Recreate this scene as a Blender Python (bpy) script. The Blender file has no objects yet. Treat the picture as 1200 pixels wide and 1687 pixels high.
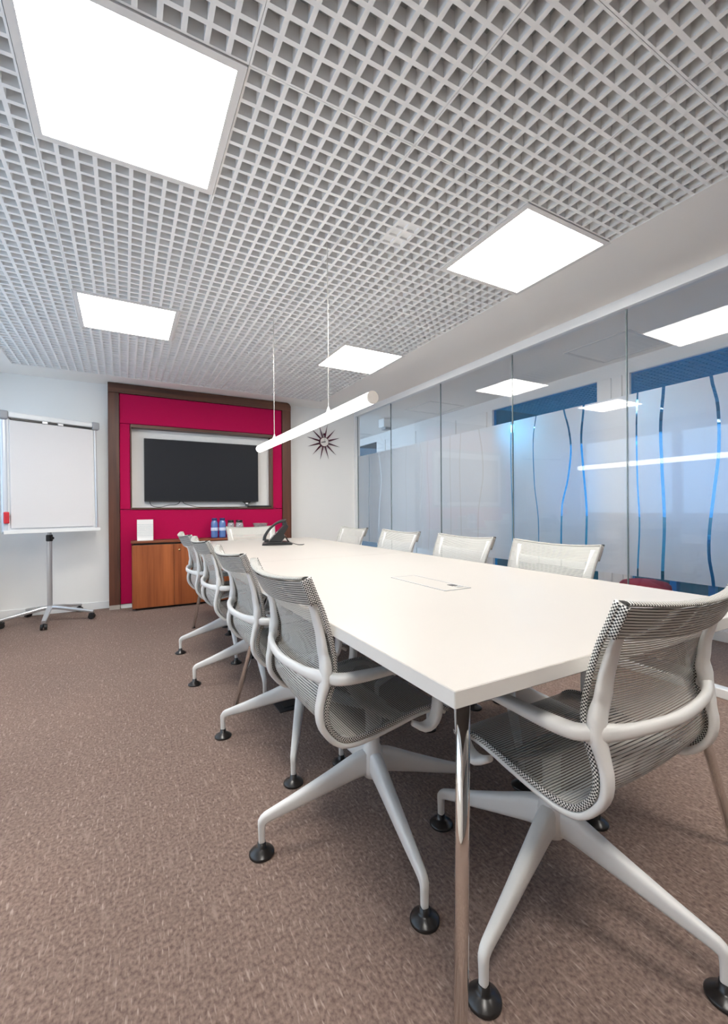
import bpy, bmesh, math, random
from mathutils import Vector, Matrix

# ------------------------------------------------------------------ camera
C = bpy.context.scene.collection
SC = bpy.context.scene
CAM_Z = 1.015
F_PX, YAW, PITCH, ROLL, CY = 713.78, 0.5047, -0.000365, 0.00695, 838.3
cam_d = bpy.data.cameras.new('camera')
cam_d.sensor_fit = 'HORIZONTAL'
cam_d.sensor_width = 36.0
cam_d.lens = 36.0 * F_PX / 1200.0
cam_d.shift_y = (CY - 843.5) / 1200.0
cam_d.clip_start = 0.02
cam = bpy.data.objects.new('camera', cam_d)
C.objects.link(cam)
fwd = Vector((math.sin(YAW) * math.cos(PITCH), math.cos(YAW) * math.cos(PITCH), math.sin(PITCH)))
rgt = Vector((math.cos(YAW), -math.sin(YAW), 0))
dwn = -rgt.cross(fwd)
r2 = rgt * math.cos(ROLL) + dwn * math.sin(ROLL)
d2 = -rgt * math.sin(ROLL) + dwn * math.cos(ROLL)
cam.matrix_world = Matrix(((r2.x, -d2.x, -fwd.x, 0), (r2.y, -d2.y, -fwd.y, 0),
                           (r2.z, -d2.z, -fwd.z, CAM_Z), (0, 0, 0, 1)))
SC.camera = cam

# ------------------------------------------------------------------ world, exposure, lights
SC.view_settings.view_transform = 'Standard'
SC.view_settings.look = 'None'
SC.view_settings.gamma = 1.0
SC.view_settings.use_curve_mapping = False
SC.view_settings.exposure = 0.95
SC.cycles.max_bounces = 12
SC.cycles.diffuse_bounces = 6
SC.cycles.transparent_max_bounces = 24
SC.cycles.sample_clamp_indirect = 6.0
PANEL_LIGHT = 15.0          # radiance of the ceiling panels
TUBE_LIGHT = 5.0
SKY = (0.56, 0.77, 1.0)
w = bpy.data.worlds.new('world')
SC.world = w
w.use_nodes = True
w.node_tree.nodes['Background'].inputs[0].default_value = (*SKY, 1)
w.node_tree.nodes['Background'].inputs[1].default_value = 1.7

def portal(name, loc, sx, sy, rot):
    d = bpy.data.lights.new(name, 'AREA')
    d.shape = 'RECTANGLE'
    d.size, d.size_y = sx, sy
    d.cycles.is_portal = True
    o = bpy.data.objects.new(name, d)
    o.location = loc
    o.rotation_euler = rot
    C.objects.link(o)

H = 2.33                   # ceiling height
XG = 2.78                  # glass partition
YW = 5.24                  # far wall
XL = -1.50                 # left (window) wall
YB = -2.60                 # wall behind the camera
XC = 3.93                  # far side of the corridor
portal('window_daylight', (XL - 0.12, 2.6, 1.5), 4.7, 1.5, (0, math.radians(-90), 0))
portal('next_room_daylight', (7.52, 2.4, 1.5), 7.2, 1.5, (0, math.radians(90), 0))

# ------------------------------------------------------------------ materials
def nt(name):
    m = bpy.data.materials.new(name)
    m.use_nodes = True
    return m, m.node_tree.nodes, m.node_tree.links, m.node_tree.nodes['Principled BSDF']

def mat(name, col, rough=0.5, metal=0.0, spec=None, noise=None, bump=None):
    m, n, l, b = nt(name)
    b.inputs['Base Color'].default_value = (*col, 1)
    b.inputs['Roughness'].default_value = rough
    b.inputs['Metallic'].default_value = metal
    if spec is not None:
        b.inputs['Specular IOR Level'].default_value = spec
    if noise or bump:
        tc = n.new('ShaderNodeTexCoord')
        t = n.new('ShaderNodeTexNoise')
        t.inputs['Scale'].default_value = (noise or bump)[0]
        t.inputs['Detail'].default_value = 3
        l.new(tc.outputs['Object'], t.inputs['Vector'])
        if noise:
            r = n.new('ShaderNodeMix')
            r.data_type = 'RGBA'
            a = noise[1]
            r.inputs[6].default_value = (*[c * (1 - a) for c in col], 1)
            r.inputs[7].default_value = (*[min(1, c * (1 + a)) for c in col], 1)
            l.new(t.outputs['Fac'], r.inputs[0])
            l.new(r.outputs[2], b.inputs['Base Color'])
        if bump:
            bp = n.new('ShaderNodeBump')
            bp.inputs['Strength'].default_value = bump[1]
            bp.inputs['Distance'].default_value = 0.003
            l.new(t.outputs['Fac'], bp.inputs['Height'])
            l.new(bp.outputs[0], b.inputs['Normal'])
    return m

def emis(name, col, s):
    m, n, l, b = nt(name)
    b.inputs['Base Color'].default_value = (0.8, 0.8, 0.8, 1)
    b.inputs['Emission Color'].default_value = (*col, 1)
    b.inputs['Emission Strength'].default_value = s
    return m

def schlick(n, l, f0):
    g = n.new('ShaderNodeNewGeometry')
    d = n.new('ShaderNodeVectorMath'); d.operation = 'DOT_PRODUCT'
    l.new(g.outputs['Incoming'], d.inputs[0]); l.new(g.outputs['Normal'], d.inputs[1])
    prev = d.outputs['Value']
    for op, v, swap in (('ABSOLUTE', None, 0), ('SUBTRACT', 1.0, 1), ('POWER', 5.0, 0), ('MULTIPLY', 1 - f0, 0), ('ADD', f0, 0)):
        k = n.new('ShaderNodeMath'); k.operation = op
        if v is None:
            l.new(prev, k.inputs[0])
        elif swap:
            k.inputs[0].default_value = v; l.new(prev, k.inputs[1])
        else:
            l.new(prev, k.inputs[0]); k.inputs[1].default_value = v
        prev = k.outputs[0]
    return prev

def glass_mat(name, tint=(1, 1, 1), f0=0.04):
    m, n, l, b = nt(name)
    n.remove(b)
    out = n['Material Output']
    tr = n.new('ShaderNodeBsdfTransparent'); tr.inputs[0].default_value = (*tint, 1)
    gl = n.new('ShaderNodeBsdfGlossy'); gl.inputs['Roughness'].default_value = 0.0
    mx = n.new('ShaderNodeMixShader')
    l.new(schlick(n, l, f0), mx.inputs[0])
    l.new(tr.outputs[0], mx.inputs[1]); l.new(gl.outputs[0], mx.inputs[2])
    l.new(mx.outputs[0], out.inputs[0])
    return m

def film_mat(name):
    m, n, l, b = nt(name)
    n.remove(b)
    out = n['Material Output']
    rf = n.new('ShaderNodeBsdfRefraction')
    rf.inputs['Color'].default_value = (0.95, 0.97, 1.0, 1)
    rf.inputs['Roughness'].default_value = 1.0
    rf.inputs['IOR'].default_value = 1.12
    tl = n.new('ShaderNodeBsdfTranslucent'); tl.inputs[0].default_value = (0.93, 0.94, 0.94, 1)
    df = n.new('ShaderNodeBsdfDiffuse'); df.inputs[0].default_value = (0.90, 0.91, 0.91, 1)
    a = n.new('ShaderNodeMixShader'); a.inputs[0].default_value = 0.5
    c = n.new('ShaderNodeMixShader'); c.inputs[0].default_value = 0.5
    l.new(tl.outputs[0], a.inputs[1]); l.new(df.outputs[0], a.inputs[2])
    l.new(rf.outputs[0], c.inputs[1]); l.new(a.outputs[0], c.inputs[2])
    l.new(c.outputs[0], out.inputs[0])
    return m

def wood_mat(name, dark, light, scale, rough=0.45):
    m, n, l, b = nt(name)
    tc = n.new('ShaderNodeTexCoord')
    mp = n.new('ShaderNodeMapping'); mp.inputs['Scale'].default_value = scale
    t = n.new('ShaderNodeTexNoise'); t.inputs['Scale'].default_value = 1.0
    t.inputs['Detail'].default_value = 6; t.inputs['Roughness'].default_value = 0.62
    t2 = n.new('ShaderNodeTexNoise'); t2.inputs['Scale'].default_value = 0.25; t2.inputs['Detail'].default_value = 2
    ad = n.new('ShaderNodeMath'); ad.operation = 'ADD'
    sb = n.new('ShaderNodeMath'); sb.operation = 'MULTIPLY'; sb.inputs[1].default_value = 0.5
    cr = n.new('ShaderNodeValToRGB')
    cr.color_ramp.elements[0].position = 0.34; cr.color_ramp.elements[0].color = (*dark, 1)
    cr.color_ramp.elements[1].position = 0.66; cr.color_ramp.elements[1].color = (*light, 1)
    l.new(tc.outputs['Object'], mp.inputs[0]); l.new(mp.outputs[0], t.inputs['Vector']); l.new(mp.outputs[0], t2.inputs['Vector'])
    l.new(t.outputs['Fac'], ad.inputs[0]); l.new(t2.outputs['Fac'], ad.inputs[1]); l.new(ad.outputs[0], sb.inputs[0])
    l.new(sb.outputs[0], cr.inputs[0]); l.new(cr.outputs[0], b.inputs['Base Color'])
    b.inputs['Roughness'].default_value = rough
    return m

def carpet_mat():
    m, n, l, b = nt('carpet')
    tc = n.new('ShaderNodeTexCoord')
    def noise(scale, vec, det=2):
        mp = n.new('ShaderNodeMapping'); mp.inputs['Scale'].default_value = vec
        t = n.new('ShaderNodeTexNoise'); t.inputs['Scale'].default_value = scale; t.inputs['Detail'].default_value = det
        l.new(tc.outputs['Object'], mp.inputs[0]); l.new(mp.outputs[0], t.inputs['Vector'])
        return t.outputs['Fac']
    grain = noise(1, (120, 95, 1), 3)
    dash = noise(1, (150, 32, 1), 1)
    row = noise(1, (60, 9.0, 1), 1)
    big = noise(2.2, (1, 1, 1), 3)
    def mix(fac, a, c):
        x = n.new('ShaderNodeMix'); x.data_type = 'RGBA'
        l.new(fac, x.inputs[0])
        for i, v in ((6, a), (7, c)):
            if isinstance(v, tuple):
                x.inputs[i].default_value = (*v, 1)
            else:
                l.new(v, x.inputs[i])
        return x.outputs[2]
    def ramp(fac, p0, p1):
        r = n.new('ShaderNodeMapRange')
        r.inputs[1].default_value = p0; r.inputs[2].default_value = p1
        l.new(fac, r.inputs[0])
        return r.outputs[0]
    base = mix(ramp(grain, 0.3, 0.7), (0.122, 0.079, 0.063), (0.310, 0.222, 0.184))
    tone = mix(ramp(big, 0.35, 0.65), (0.208, 0.143, 0.119), (0.224, 0.165, 0.138))
    x = n.new('ShaderNodeMix'); x.data_type = 'RGBA'; x.inputs[0].default_value = 0.22
    l.new(base, x.inputs[6]); l.new(tone, x.inputs[7])
    c2 = mix(ramp(dash, 0.60, 0.78), x.outputs[2], (0.39, 0.300, 0.252))
    c3 = mix(ramp(row, 0.62, 0.82), c2, (0.315, 0.236, 0.196))
    l.new(c3, b.inputs['Base Color'])
    b.inputs['Roughness'].default_value = 0.95
    b.inputs['Specular IOR Level'].default_value = 0.15
    bp = n.new('ShaderNodeBump'); bp.inputs['Strength'].default_value = 0.55; bp.inputs['Distance'].default_value = 0.004
    l.new(grain, bp.inputs['Height']); l.new(bp.outputs[0], b.inputs['Normal'])
    return m

def mesh_mat(name, period, gap, col, alpha_gap, dark):
    """knitted seat fabric: horizontal cords (UV v runs along the ribbon, in metres) with open gaps between them"""
    m, n, l, b = nt(name)
    out = n['Material Output']
    uv = n.new('ShaderNodeUVMap')
    sp = n.new('ShaderNodeSeparateXYZ'); l.new(uv.outputs[0], sp.inputs[0])
    dv = n.new('ShaderNodeMath'); dv.operation = 'DIVIDE'; dv.inputs[1].default_value = period
    fr = n.new('ShaderNodeMath'); fr.operation = 'FRACT'
    lt = n.new('ShaderNodeMath'); lt.operation = 'LESS_THAN'; lt.inputs[1].default_value = gap
    ml = n.new('ShaderNodeMath'); ml.operation = 'MULTIPLY'; ml.inputs[1].default_value = alpha_gap
    l.new(sp.outputs['Y'], dv.inputs[0]); l.new(dv.outputs[0], fr.inputs[0]); l.new(fr.outputs[0], lt.inputs[0]); l.new(lt.outputs[0], ml.inputs[0])
    l2 = n.new('ShaderNodeMath'); l2.operation = 'LESS_THAN'; l2.inputs[1].default_value = gap + dark
    cx = n.new('ShaderNodeMix'); cx.data_type = 'RGBA'
    cx.inputs[6].default_value = (*col, 1); cx.inputs[7].default_value = (0.02, 0.02, 0.018, 1)
    l.new(fr.outputs[0], l2.inputs[0]); l.new(l2.outputs[0], cx.inputs[0]); l.new(cx.outputs[2], b.inputs['Base Color'])
    b.inputs['Roughness'].default_value = 0.6
    tr = n.new('ShaderNodeBsdfTransparent')
    mx = n.new('ShaderNodeMixShader')
    l.new(ml.outputs[0], mx.inputs[0]); l.new(b.outputs[0], mx.inputs[1]); l.new(tr.outputs[0], mx.inputs[2])
    l.new(mx.outputs[0], out.inputs[0])
    return m

def checker_mat(name, size, a, c):
    m, n, l, b = nt(name)
    uv = n.new('ShaderNodeUVMap')
    ck = n.new('ShaderNodeTexChecker'); ck.inputs['Scale'].default_value = 1.0 / size
    ck.inputs[1].default_value = (*a, 1); ck.inputs[2].default_value = (*c, 1)
    l.new(uv.outputs[0], ck.inputs[0]); l.new(ck.outputs[0], b.inputs['Base Color'])
    b.inputs['Roughness'].default_value = 0.6
    return m

def print_mat(name, paper, ink, period, dens, z0, z1):
    """flat print: lines of small text on a sheet (object Z)"""
    m, n, l, b = nt(name)
    tc = n.new('ShaderNodeTexCoord')
    sp = n.new('ShaderNodeSeparateXYZ'); l.new(tc.outputs['Object'], sp.inputs[0])
    def math_(op, a, v):
        k = n.new('ShaderNodeMath'); k.operation = op
        l.new(a, k.inputs[0])
        if isinstance(v, float): k.inputs[1].default_value = v
        elif v is not None: l.new(v, k.inputs[1])
        return k.outputs[0]
    ln = math_('LESS_THAN', math_('FRACT', math_('DIVIDE', sp.outputs['Z'], period), None), dens)
    mp = n.new('ShaderNodeMapping'); mp.inputs['Scale'].default_value = (260, 1, 1 / period)
    t = n.new('ShaderNodeTexNoise'); t.inputs['Scale'].default_value = 1.0
    l.new(tc.outputs['Object'], mp.inputs[0]); l.new(mp.outputs[0], t.inputs['Vector'])
    wd = math_('GREATER_THAN', t.outputs['Fac'], 0.42)
    rg = math_('MULTIPLY', math_('GREATER_THAN', sp.outputs['Z'], z0), math_('LESS_THAN', sp.outputs['Z'], z1))
    f = math_('MULTIPLY', math_('MULTIPLY', ln, wd), rg)
    x = n.new('ShaderNodeMix'); x.data_type = 'RGBA'
    x.inputs[6].default_value = (*paper, 1); x.inputs[7].default_value = (*ink, 1)
    l.new(f, x.inputs[0]); l.new(x.outputs[2], b.inputs['Base Color'])
    b.inputs['Roughness'].default_value = 0.5
    return m

M = dict(
    wall=mat('wall_paint', (0.85, 0.845, 0.825), 0.85, bump=(180, 0.05)),
    wall_grey=mat('wall_grey_paint', (0.17, 0.165, 0.16), 0.8),
    wall_white=mat('wall_white_paint', (0.84, 0.835, 0.82), 0.8),
    soffit=mat('soffit_paint', (0.86, 0.84, 0.81), 0.85),
    plenum=mat('plenum_paint', (0.42, 0.43, 0.43), 0.9),
    grid=mat('grid_white_metal', (0.86, 0.855, 0.845), 0.45),
    trim=mat('white_trim', (0.82, 0.83, 0.83), 0.4),
    carpet=carpet_mat(),
    lamp_frame=mat('lamp_frame_white', (0.74, 0.72, 0.70), 0.5),
    lamp=emis('lamp_diffuser', (1.0, 0.96, 0.90), PANEL_LIGHT),
    lamp_corridor=emis('corridor_lamp_diffuser', (1.0, 0.96, 0.90), PANEL_LIGHT * 1.9),
    tube=emis('tube_diffuser', (1.0, 0.97, 0.93), TUBE_LIGHT),
    tube_cap=mat('tube_cap', (0.62, 0.58, 0.54), 0.5),
    wire=mat('steel_wire', (0.55, 0.53, 0.50), 0.35, 0.6),
    top=mat('white_laminate', (0.465, 0.436, 0.403), 0.38, noise=(3.0, 0.015)),
    top_edge=mat('white_laminate_edge', (0.70, 0.68, 0.65), 0.5),
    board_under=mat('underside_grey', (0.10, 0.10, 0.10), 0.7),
    chrome=mat('chrome', (0.85, 0.83, 0.80), 0.06, 1.0),
    satin=mat('satin_aluminium', (0.62, 0.63, 0.65), 0.32, 0.75),
    chair=mat('pale_grey_polymer', (0.78, 0.765, 0.74), 0.42, noise=(9, 0.03)),
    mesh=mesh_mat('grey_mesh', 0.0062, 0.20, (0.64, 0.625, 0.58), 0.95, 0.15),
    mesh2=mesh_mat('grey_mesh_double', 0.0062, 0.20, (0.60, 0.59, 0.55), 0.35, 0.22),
    mesh_seat_shade=mesh_mat('grey_mesh_shaded_seat', 0.0062, 0.20, (0.46, 0.45, 0.41), 0.95, 0.26),  # same fabric as the back, with shade under the table put into its colour
    seam=checker_mat('black_white_stitch', 0.0036, (0.015, 0.015, 0.015), (0.72, 0.70, 0.66)),
    glide=mat('dark_plastic', (0.018, 0.015, 0.014), 0.28),
    black=mat('black_plastic', (0.012, 0.012, 0.013), 0.4),
    screen=mat('black_screen', (0.016, 0.018, 0.023), 0.5, spec=0.2),
    red=mat('raspberry_fabric', (0.46, 0.006, 0.072), 0.9, spec=0.15, noise=(260, 0.18), bump=(420, 0.25)),
    walnut=wood_mat('walnut', (0.040, 0.014, 0.008), (0.150, 0.052, 0.028), (34, 34, 1.6)),
    walnut_x=wood_mat('walnut_level', (0.040, 0.014, 0.008), (0.150, 0.060, 0.034), (1.6, 34, 34)),
    cherry=wood_mat('cherry', (0.175, 0.040, 0.012), (0.470, 0.138, 0.042), (26, 26, 1.2), 0.4),
    cherry_x=wood_mat('cherry_level', (0.130, 0.036, 0.016), (0.270, 0.085, 0.036), (1.4, 26, 26), 0.4),
    plinth=mat('plinth_grey', (0.52, 0.46, 0.40), 0.5),
    glass=glass_mat('clear_glass'),
    glass_edge=mat('glass_joint', (0.16, 0.20, 0.21), 0.25),
    blue_glass=glass_mat('blue_tinted_glass', (0.25, 0.67, 0.93), 0.04),
    dimming_glass=glass_mat('daylight_dimming_glass', (0.54, 0.57, 0.60), 0.04),  # tint added to dim the daylight coming into the next room
    smoke_glass=glass_mat('grey_tinted_glass', (0.22, 0.27, 0.31), 0.04),
    film=film_mat('frosted_film'),
    paper=mat('flip_chart_paper', (0.74, 0.725, 0.73), 0.8),
    board=mat('board_white', (0.80, 0.81, 0.82), 0.3),
    bluegrey=mat('aluminium_tube', (0.60, 0.64, 0.70), 0.4, 0.3),
    greycap=mat('grey_plastic_cap', (0.34, 0.35, 0.37), 0.5),
    magnet=mat('red_plastic', (0.62, 0.015, 0.03), 0.4),
    brass=mat('brass', (0.75, 0.58, 0.30), 0.25, 1.0),
    spike=mat('burgundy_lacquer', (0.075, 0.004, 0.022), 0.35),
    dial=mat('dial_white', (0.80, 0.77, 0.72), 0.5),
    bottle=None, label=mat('bottle_label', (0.62, 0.70, 0.85), 0.5),
    blue_cap=mat('dark_blue_cap', (0.02, 0.03, 0.14), 0.4),
    pouf=mat('red_felt', (0.33, 0.03, 0.055), 0.9, noise=(120, 0.2)),
    phone=mat('phone_black', (0.016, 0.017, 0.018), 0.3),
    phone_screen=mat('phone_screen', (0.20, 0.25, 0.26), 0.15),
    phone_white=mat('phone_pale_keys', (0.6, 0.6, 0.58), 0.4),
    sheet=print_mat('printed_sheet', (0.84, 0.83, 0.81), (0.56, 0.62, 0.62), 0.016, 0.34, 0.035, 0.165),
    acrylic=mat('white_acrylic', (0.82, 0.80, 0.78), 0.2),
    desk=mat('desk_white', (0.72, 0.75, 0.77), 0.5),
    grille=mat('dark_steel', (0.02, 0.02, 0.022), 0.5),
)

def clear_solid(name, col, alpha):
    m, n, l, b = nt(name)
    n.remove(b)
    out = n['Material Output']
    tr = n.new('ShaderNodeBsdfTransparent'); tr.inputs[0].default_value = (*col, 1)
    df = n.new('ShaderNodeBsdfDiffuse'); df.inputs[0].default_value = (*col, 1)
    gl = n.new('ShaderNodeBsdfGlossy'); gl.inputs['Roughness'].default_value = 0.05
    a = n.new('ShaderNodeMixShader'); a.inputs[0].default_value = alpha
    l.new(tr.outputs[0], a.inputs[1]); l.new(df.outputs[0], a.inputs[2])
    c = n.new('ShaderNodeMixShader')
    l.new(schlick(n, l, 0.08), c.inputs[0])
    l.new(a.outputs[0], c.inputs[1]); l.new(gl.outputs[0], c.inputs[2])
    l.new(c.outputs[0], out.inputs[0])
    return m
M['bottle'] = clear_solid('blue_water_bottle', (0.22, 0.42, 0.85), 0.45)
M['jar'] = clear_solid('jar_glass', (0.86, 0.88, 0.88), 0.22)

# ------------------------------------------------------------------ mesh helpers
def obj(name, bm, m, parent=None, loc=None, smooth=False, kind=None):
    me = bpy.data.meshes.new(name)
    bmesh.ops.recalc_face_normals(bm, faces=bm.faces)
    if smooth:
        for f in bm.faces:
            f.smooth = True
    bm.to_mesh(me)
    bm.free()
    ms = m if isinstance(m, (list, tuple)) else [m]
    for k in ms:
        me.materials.append(k)
    o = bpy.data.objects.new(name, me)
    C.objects.link(o)
    if parent:
        o.parent = parent
    if loc:
        o.location = loc
    if kind:
        o['kind'] = kind
    return o

def tag(o, label, cat, group=None):
    o['label'] = label
    o['category'] = cat
    if group:
        o['group'] = group
    return o

def thing(name, label, cat, loc=(0, 0, 0), rz=0.0, group=None):
    o = bpy.data.objects.new(name, None)
    o.empty_display_size = 0.1
    C.objects.link(o)
    o.location = loc
    o.rotation_euler = (0, 0, rz)
    return tag(o, label, cat, group)

def box(bm, x0, x1, y0, y1, z0, z1, bevel=0.0, seg=2, mi=0):
    r = bmesh.ops.create_cube(bm, size=1.0)
    vs = r['verts']
    for v in vs:
        v.co = Vector((x0 + (v.co.x + 0.5) * (x1 - x0), y0 + (v.co.y + 0.5) * (y1 - y0), z0 + (v.co.z + 0.5) * (z1 - z0)))
    fs = list({f for v in vs for f in v.link_faces})
    for f in fs:
        f.material_index = mi
    if bevel > 0:
        es = list({e for v in vs for e in v.link_edges})
        bmesh.ops.bevel(bm, geom=es, offset=bevel, segments=seg, profile=0.5, affect='EDGES')
    return bm

def bx(x0, x1, y0, y1, z0, z1, bevel=0.0, seg=2):
    return box(bmesh.new(), x0, x1, y0, y1, z0, z1, bevel, seg)

def lathe(bm, prof, seg=24, cx=0.0, cy=0.0, z0=0.0, mi=0):
    rings = []
    for r, z in prof:
        if r < 1e-5:
            rings.append([bm.verts.new((cx, cy, z0 + z))])
        else:
            rings.append([bm.verts.new((cx + r * math.cos(2 * math.pi * k / seg), cy + r * math.sin(2 * math.pi * k / seg), z0 + z)) for k in range(seg)])
    for a, b in zip(rings, rings[1:]):
        for k in range(seg):
            k2 = (k + 1) % seg
            if len(a) == 1 and len(b) == 1:
                continue
            if len(a) == 1:
                f = bm.faces.new((a[0], b[k], b[k2]))
            elif len(b) == 1:
                f = bm.faces.new((a[k], a[k2], b[0]))
            else:
                f = bm.faces.new((a[k], a[k2], b[k2], b[k]))
            f.material_index = mi
    return bm

def tube(bm, p0, p1, r0, r1=None, seg=16):
    r1 = r0 if r1 is None else r1
    p0, p1 = Vector(p0), Vector(p1)
    t = (p1 - p0).normalized()
    a = t.cross(Vector((0, 0, 1)) if abs(t.z) < 0.9 else Vector((1, 0, 0))).normalized()
    b = t.cross(a)
    R0 = [bm.verts.new(p0 + (a * math.cos(2 * math.pi * k / seg) + b * math.sin(2 * math.pi * k / seg)) * r0) for k in range(seg)]
    R1 = [bm.verts.new(p1 + (a * math.cos(2 * math.pi * k / seg) + b * math.sin(2 * math.pi * k / seg)) * r1) for k in range(seg)]
    for k in range(seg):
        bm.faces.new((R0[k], R0[(k + 1) % seg], R1[(k + 1) % seg], R1[k]))
    bm.faces.new(R0); bm.faces.new(R1[::-1])
    return bm

def spline(pts, n):
    """Catmull-Rom through pts (tuples of any length), n samples spread by chord length"""
    P = [list(p) for p in pts]
    P = [[2 * a - b for a, b in zip(P[0], P[1])]] + P + [[2 * a - b for a, b in zip(P[-1], P[-2])]]
    dense = []
    for i in range(1, len(P) - 2):
        for k in range(16):
            t = k / 16
            dense.append([0.5 * ((2 * b) + (c - a) * t + (2 * a - 5 * b + 4 * c - d) * t * t + (3 * b - a - 3 * c + d) * t ** 3)
                          for a, b, c, d in zip(P[i - 1], P[i], P[i + 1], P[i + 2])])
    dense.append(P[-2])
    L = [0.0]
    for a, b in zip(dense, dense[1:]):
        L.append(L[-1] + math.dist(a[:3], b[:3]))
    out, j = [], 0
    for k in range(n):
        s = L[-1] * k / (n - 1)
        while j < len(L) - 2 and L[j + 1] < s:
            j += 1
        u = 0 if L[j + 1] == L[j] else (s - L[j]) / (L[j + 1] - L[j])
        out.append([a + (b - a) * u for a, b in zip(dense[j], dense[j + 1])])
    return out

def sweep(bm, path, side, seg=10, e=2.6, caps=True, uv=False):
    """path: list of (x,y,z,w,t): rounded bar, width w along 'side', thickness t across it"""
    side = Vector(side)
    pts = [Vector(p[:3]) for p in path]
    rings = []
    uvl = bm.loops.layers.uv.verify() if uv else None
    L = 0.0
    Ls = []
    for i, p in enumerate(pts):
        a = pts[max(0, i - 1)]; b = pts[min(len(pts) - 1, i + 1)]
        T = (b - a).normalized()
        S = (side - T * side.dot(T)).normalized()
        N = T.cross(S)
        w_, t_ = path[i][3] / 2, path[i][4] / 2
        ring = []
        for k in range(seg):
            an = 2 * math.pi * (k + 0.5) / seg
            c, s = math.cos(an), math.sin(an)
            ring.append(bm.verts.new(p + S * (w_ * math.copysign(abs(c) ** (2 / e), c)) + N * (t_ * math.copysign(abs(s) ** (2 / e), s))))
        rings.append(ring)
        if i:
            L += (pts[i] - pts[i - 1]).length
        Ls.append(L)
    per = [0.0]
    for k in range(seg):
        per.append(per[-1] + (rings[0][k].co - rings[0][(k + 1) % seg].co).length)
    for i in range(len(rings) - 1):
        for k in range(seg):
            k2 = (k + 1) % seg
            f = bm.faces.new((rings[i][k], rings[i][k2], rings[i + 1][k2], rings[i + 1][k]))
            if uv:
                for lp, u, v in zip(f.loops, (per[k], per[k + 1], per[k + 1], per[k]), (Ls[i], Ls[i], Ls[i + 1], Ls[i + 1])):
                    lp[uvl].uv = (u, v)
    if caps:
        bm.faces.new(rings[0]); bm.faces.new(rings[-1][::-1])
    return bm

def cord(bm, pts, r, n=40, seg=8):
    return sweep(bm, [(*p[:3], 2 * r, 2 * r) for p in spline(pts, n)], (0.31, 0.52, 0.79), seg, 2.0)

def prism(bm, poly, y0, y1):
    """polygon in x,z pushed from y0 to y1"""
    A = [bm.verts.new((x, y0, z)) for x, z in poly]
    B = [bm.verts.new((x, y1, z)) for x, z in poly]
    bm.faces.new(A); bm.faces.new(B[::-1])
    for k in range(len(poly)):
        k2 = (k + 1) % len(poly)
        bm.faces.new((A[k], B[k], B[k2], A[k2]))
    return bm

def struct(name, bm, m, parent=None, smooth=False):
    return obj(name, bm, m, parent, smooth=smooth, kind=None if parent else 'structure')

def sempty(name):
    o = bpy.data.objects.new(name, None)
    o.empty_display_size = 0.1
    C.objects.link(o)
    o['kind'] = 'structure'
    return o

def copy_tree(o, parent=None):
    c = o.copy()
    C.objects.link(c)
    c.parent = parent
    for ch in list(o.children):
        copy_tree(ch, c)
    return c

# ================================================================== SETTING
struct('floor', bx(XL - 0.2, 7.6, YB - 0.2, 8.6, -0.12, 0), M['carpet'])

# far wall (left of, behind and right of the wall unit) and the side and rear walls
struct('wall_back', bx(XL - 0.1, XG + 0.05, YW, YW + 0.12, 0, 2.9), M['wall'])
struct('baseboard_back', bx(XL, -0.145, YW - 0.014, YW, 0, 0.075, 0.003), M['trim'])
struct('trim_1', bx(1.84, XG - 0.03, YW - 0.014, YW, 0, 0.075, 0.003), M['trim'])
struct('wall_front', bx(XL - 0.1, XG + 0.05, YB - 0.12, YB, 0, 2.9), M['wall_grey'])
wl = bmesh.new()
box(wl, XL - 0.2, XL, YB, YW, 0, 0.85)
box(wl, XL - 0.2, XL, YB, YW, 2.2, 2.9)
box(wl, XL - 0.2, XL, YB, 0.35, 0.85, 2.2)
box(wl, XL - 0.2, XL, 4.85, YW, 0.85, 2.2)
struct('wall_left', wl, M['wall_white'])
for i, y0 in enumerate((0.35, 1.85, 3.35)):
    wn = sempty('window_%d' % (i + 1))
    fr = bmesh.new()
    for (a, b, c, d) in ((y0, y0 + 0.06, 0.85, 2.2), (y0 + 1.44, y0 + 1.5, 0.85, 2.2), (y0 + 0.06, y0 + 1.44, 0.85, 0.92), (y0 + 0.06, y0 + 1.44, 2.13, 2.2)):
        box(fr, XL - 0.12, XL - 0.05, a, b, c, d)
    obj('window_frame', fr, M['trim'], wn)
    obj('pane', bx(XL - 0.09, XL - 0.08, y0 + 0.06, y0 + 1.44, 0.92, 2.13), M['glass'], wn)
struct('trim_2', bx(XL, XL + 0.05, 0.3, 4.9, 0.82, 0.85, 0.004), M['trim'])

# ceiling: slab, soffit strips and the open grid panels
ceil = struct('ceiling', bx(XL - 0.1, 7.6, YB - 0.1, 8.6, 2.80, 2.90), M['plenum'])
GX0, GX1, GY1 = -0.87, 2.11, 4.8855
obj('soffit_panel', bx(GX1, XG + 0.02, YB, YW, H - 0.003, 2.80), M['soffit'], ceil)
obj('soffit_panel', bx(XL, GX0, YB, YW, H - 0.003, 2.80), M['soffit'], ceil)
obj('soffit_panel', bx(GX0, GX1, GY1, YW, H - 0.003, 2.80), M['soffit'], ceil)
obj('soffit_panel', bx(XG + 0.02, XC + 0.05, YB, 8.5, H, 2.80), M['soffit'], ceil)

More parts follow.
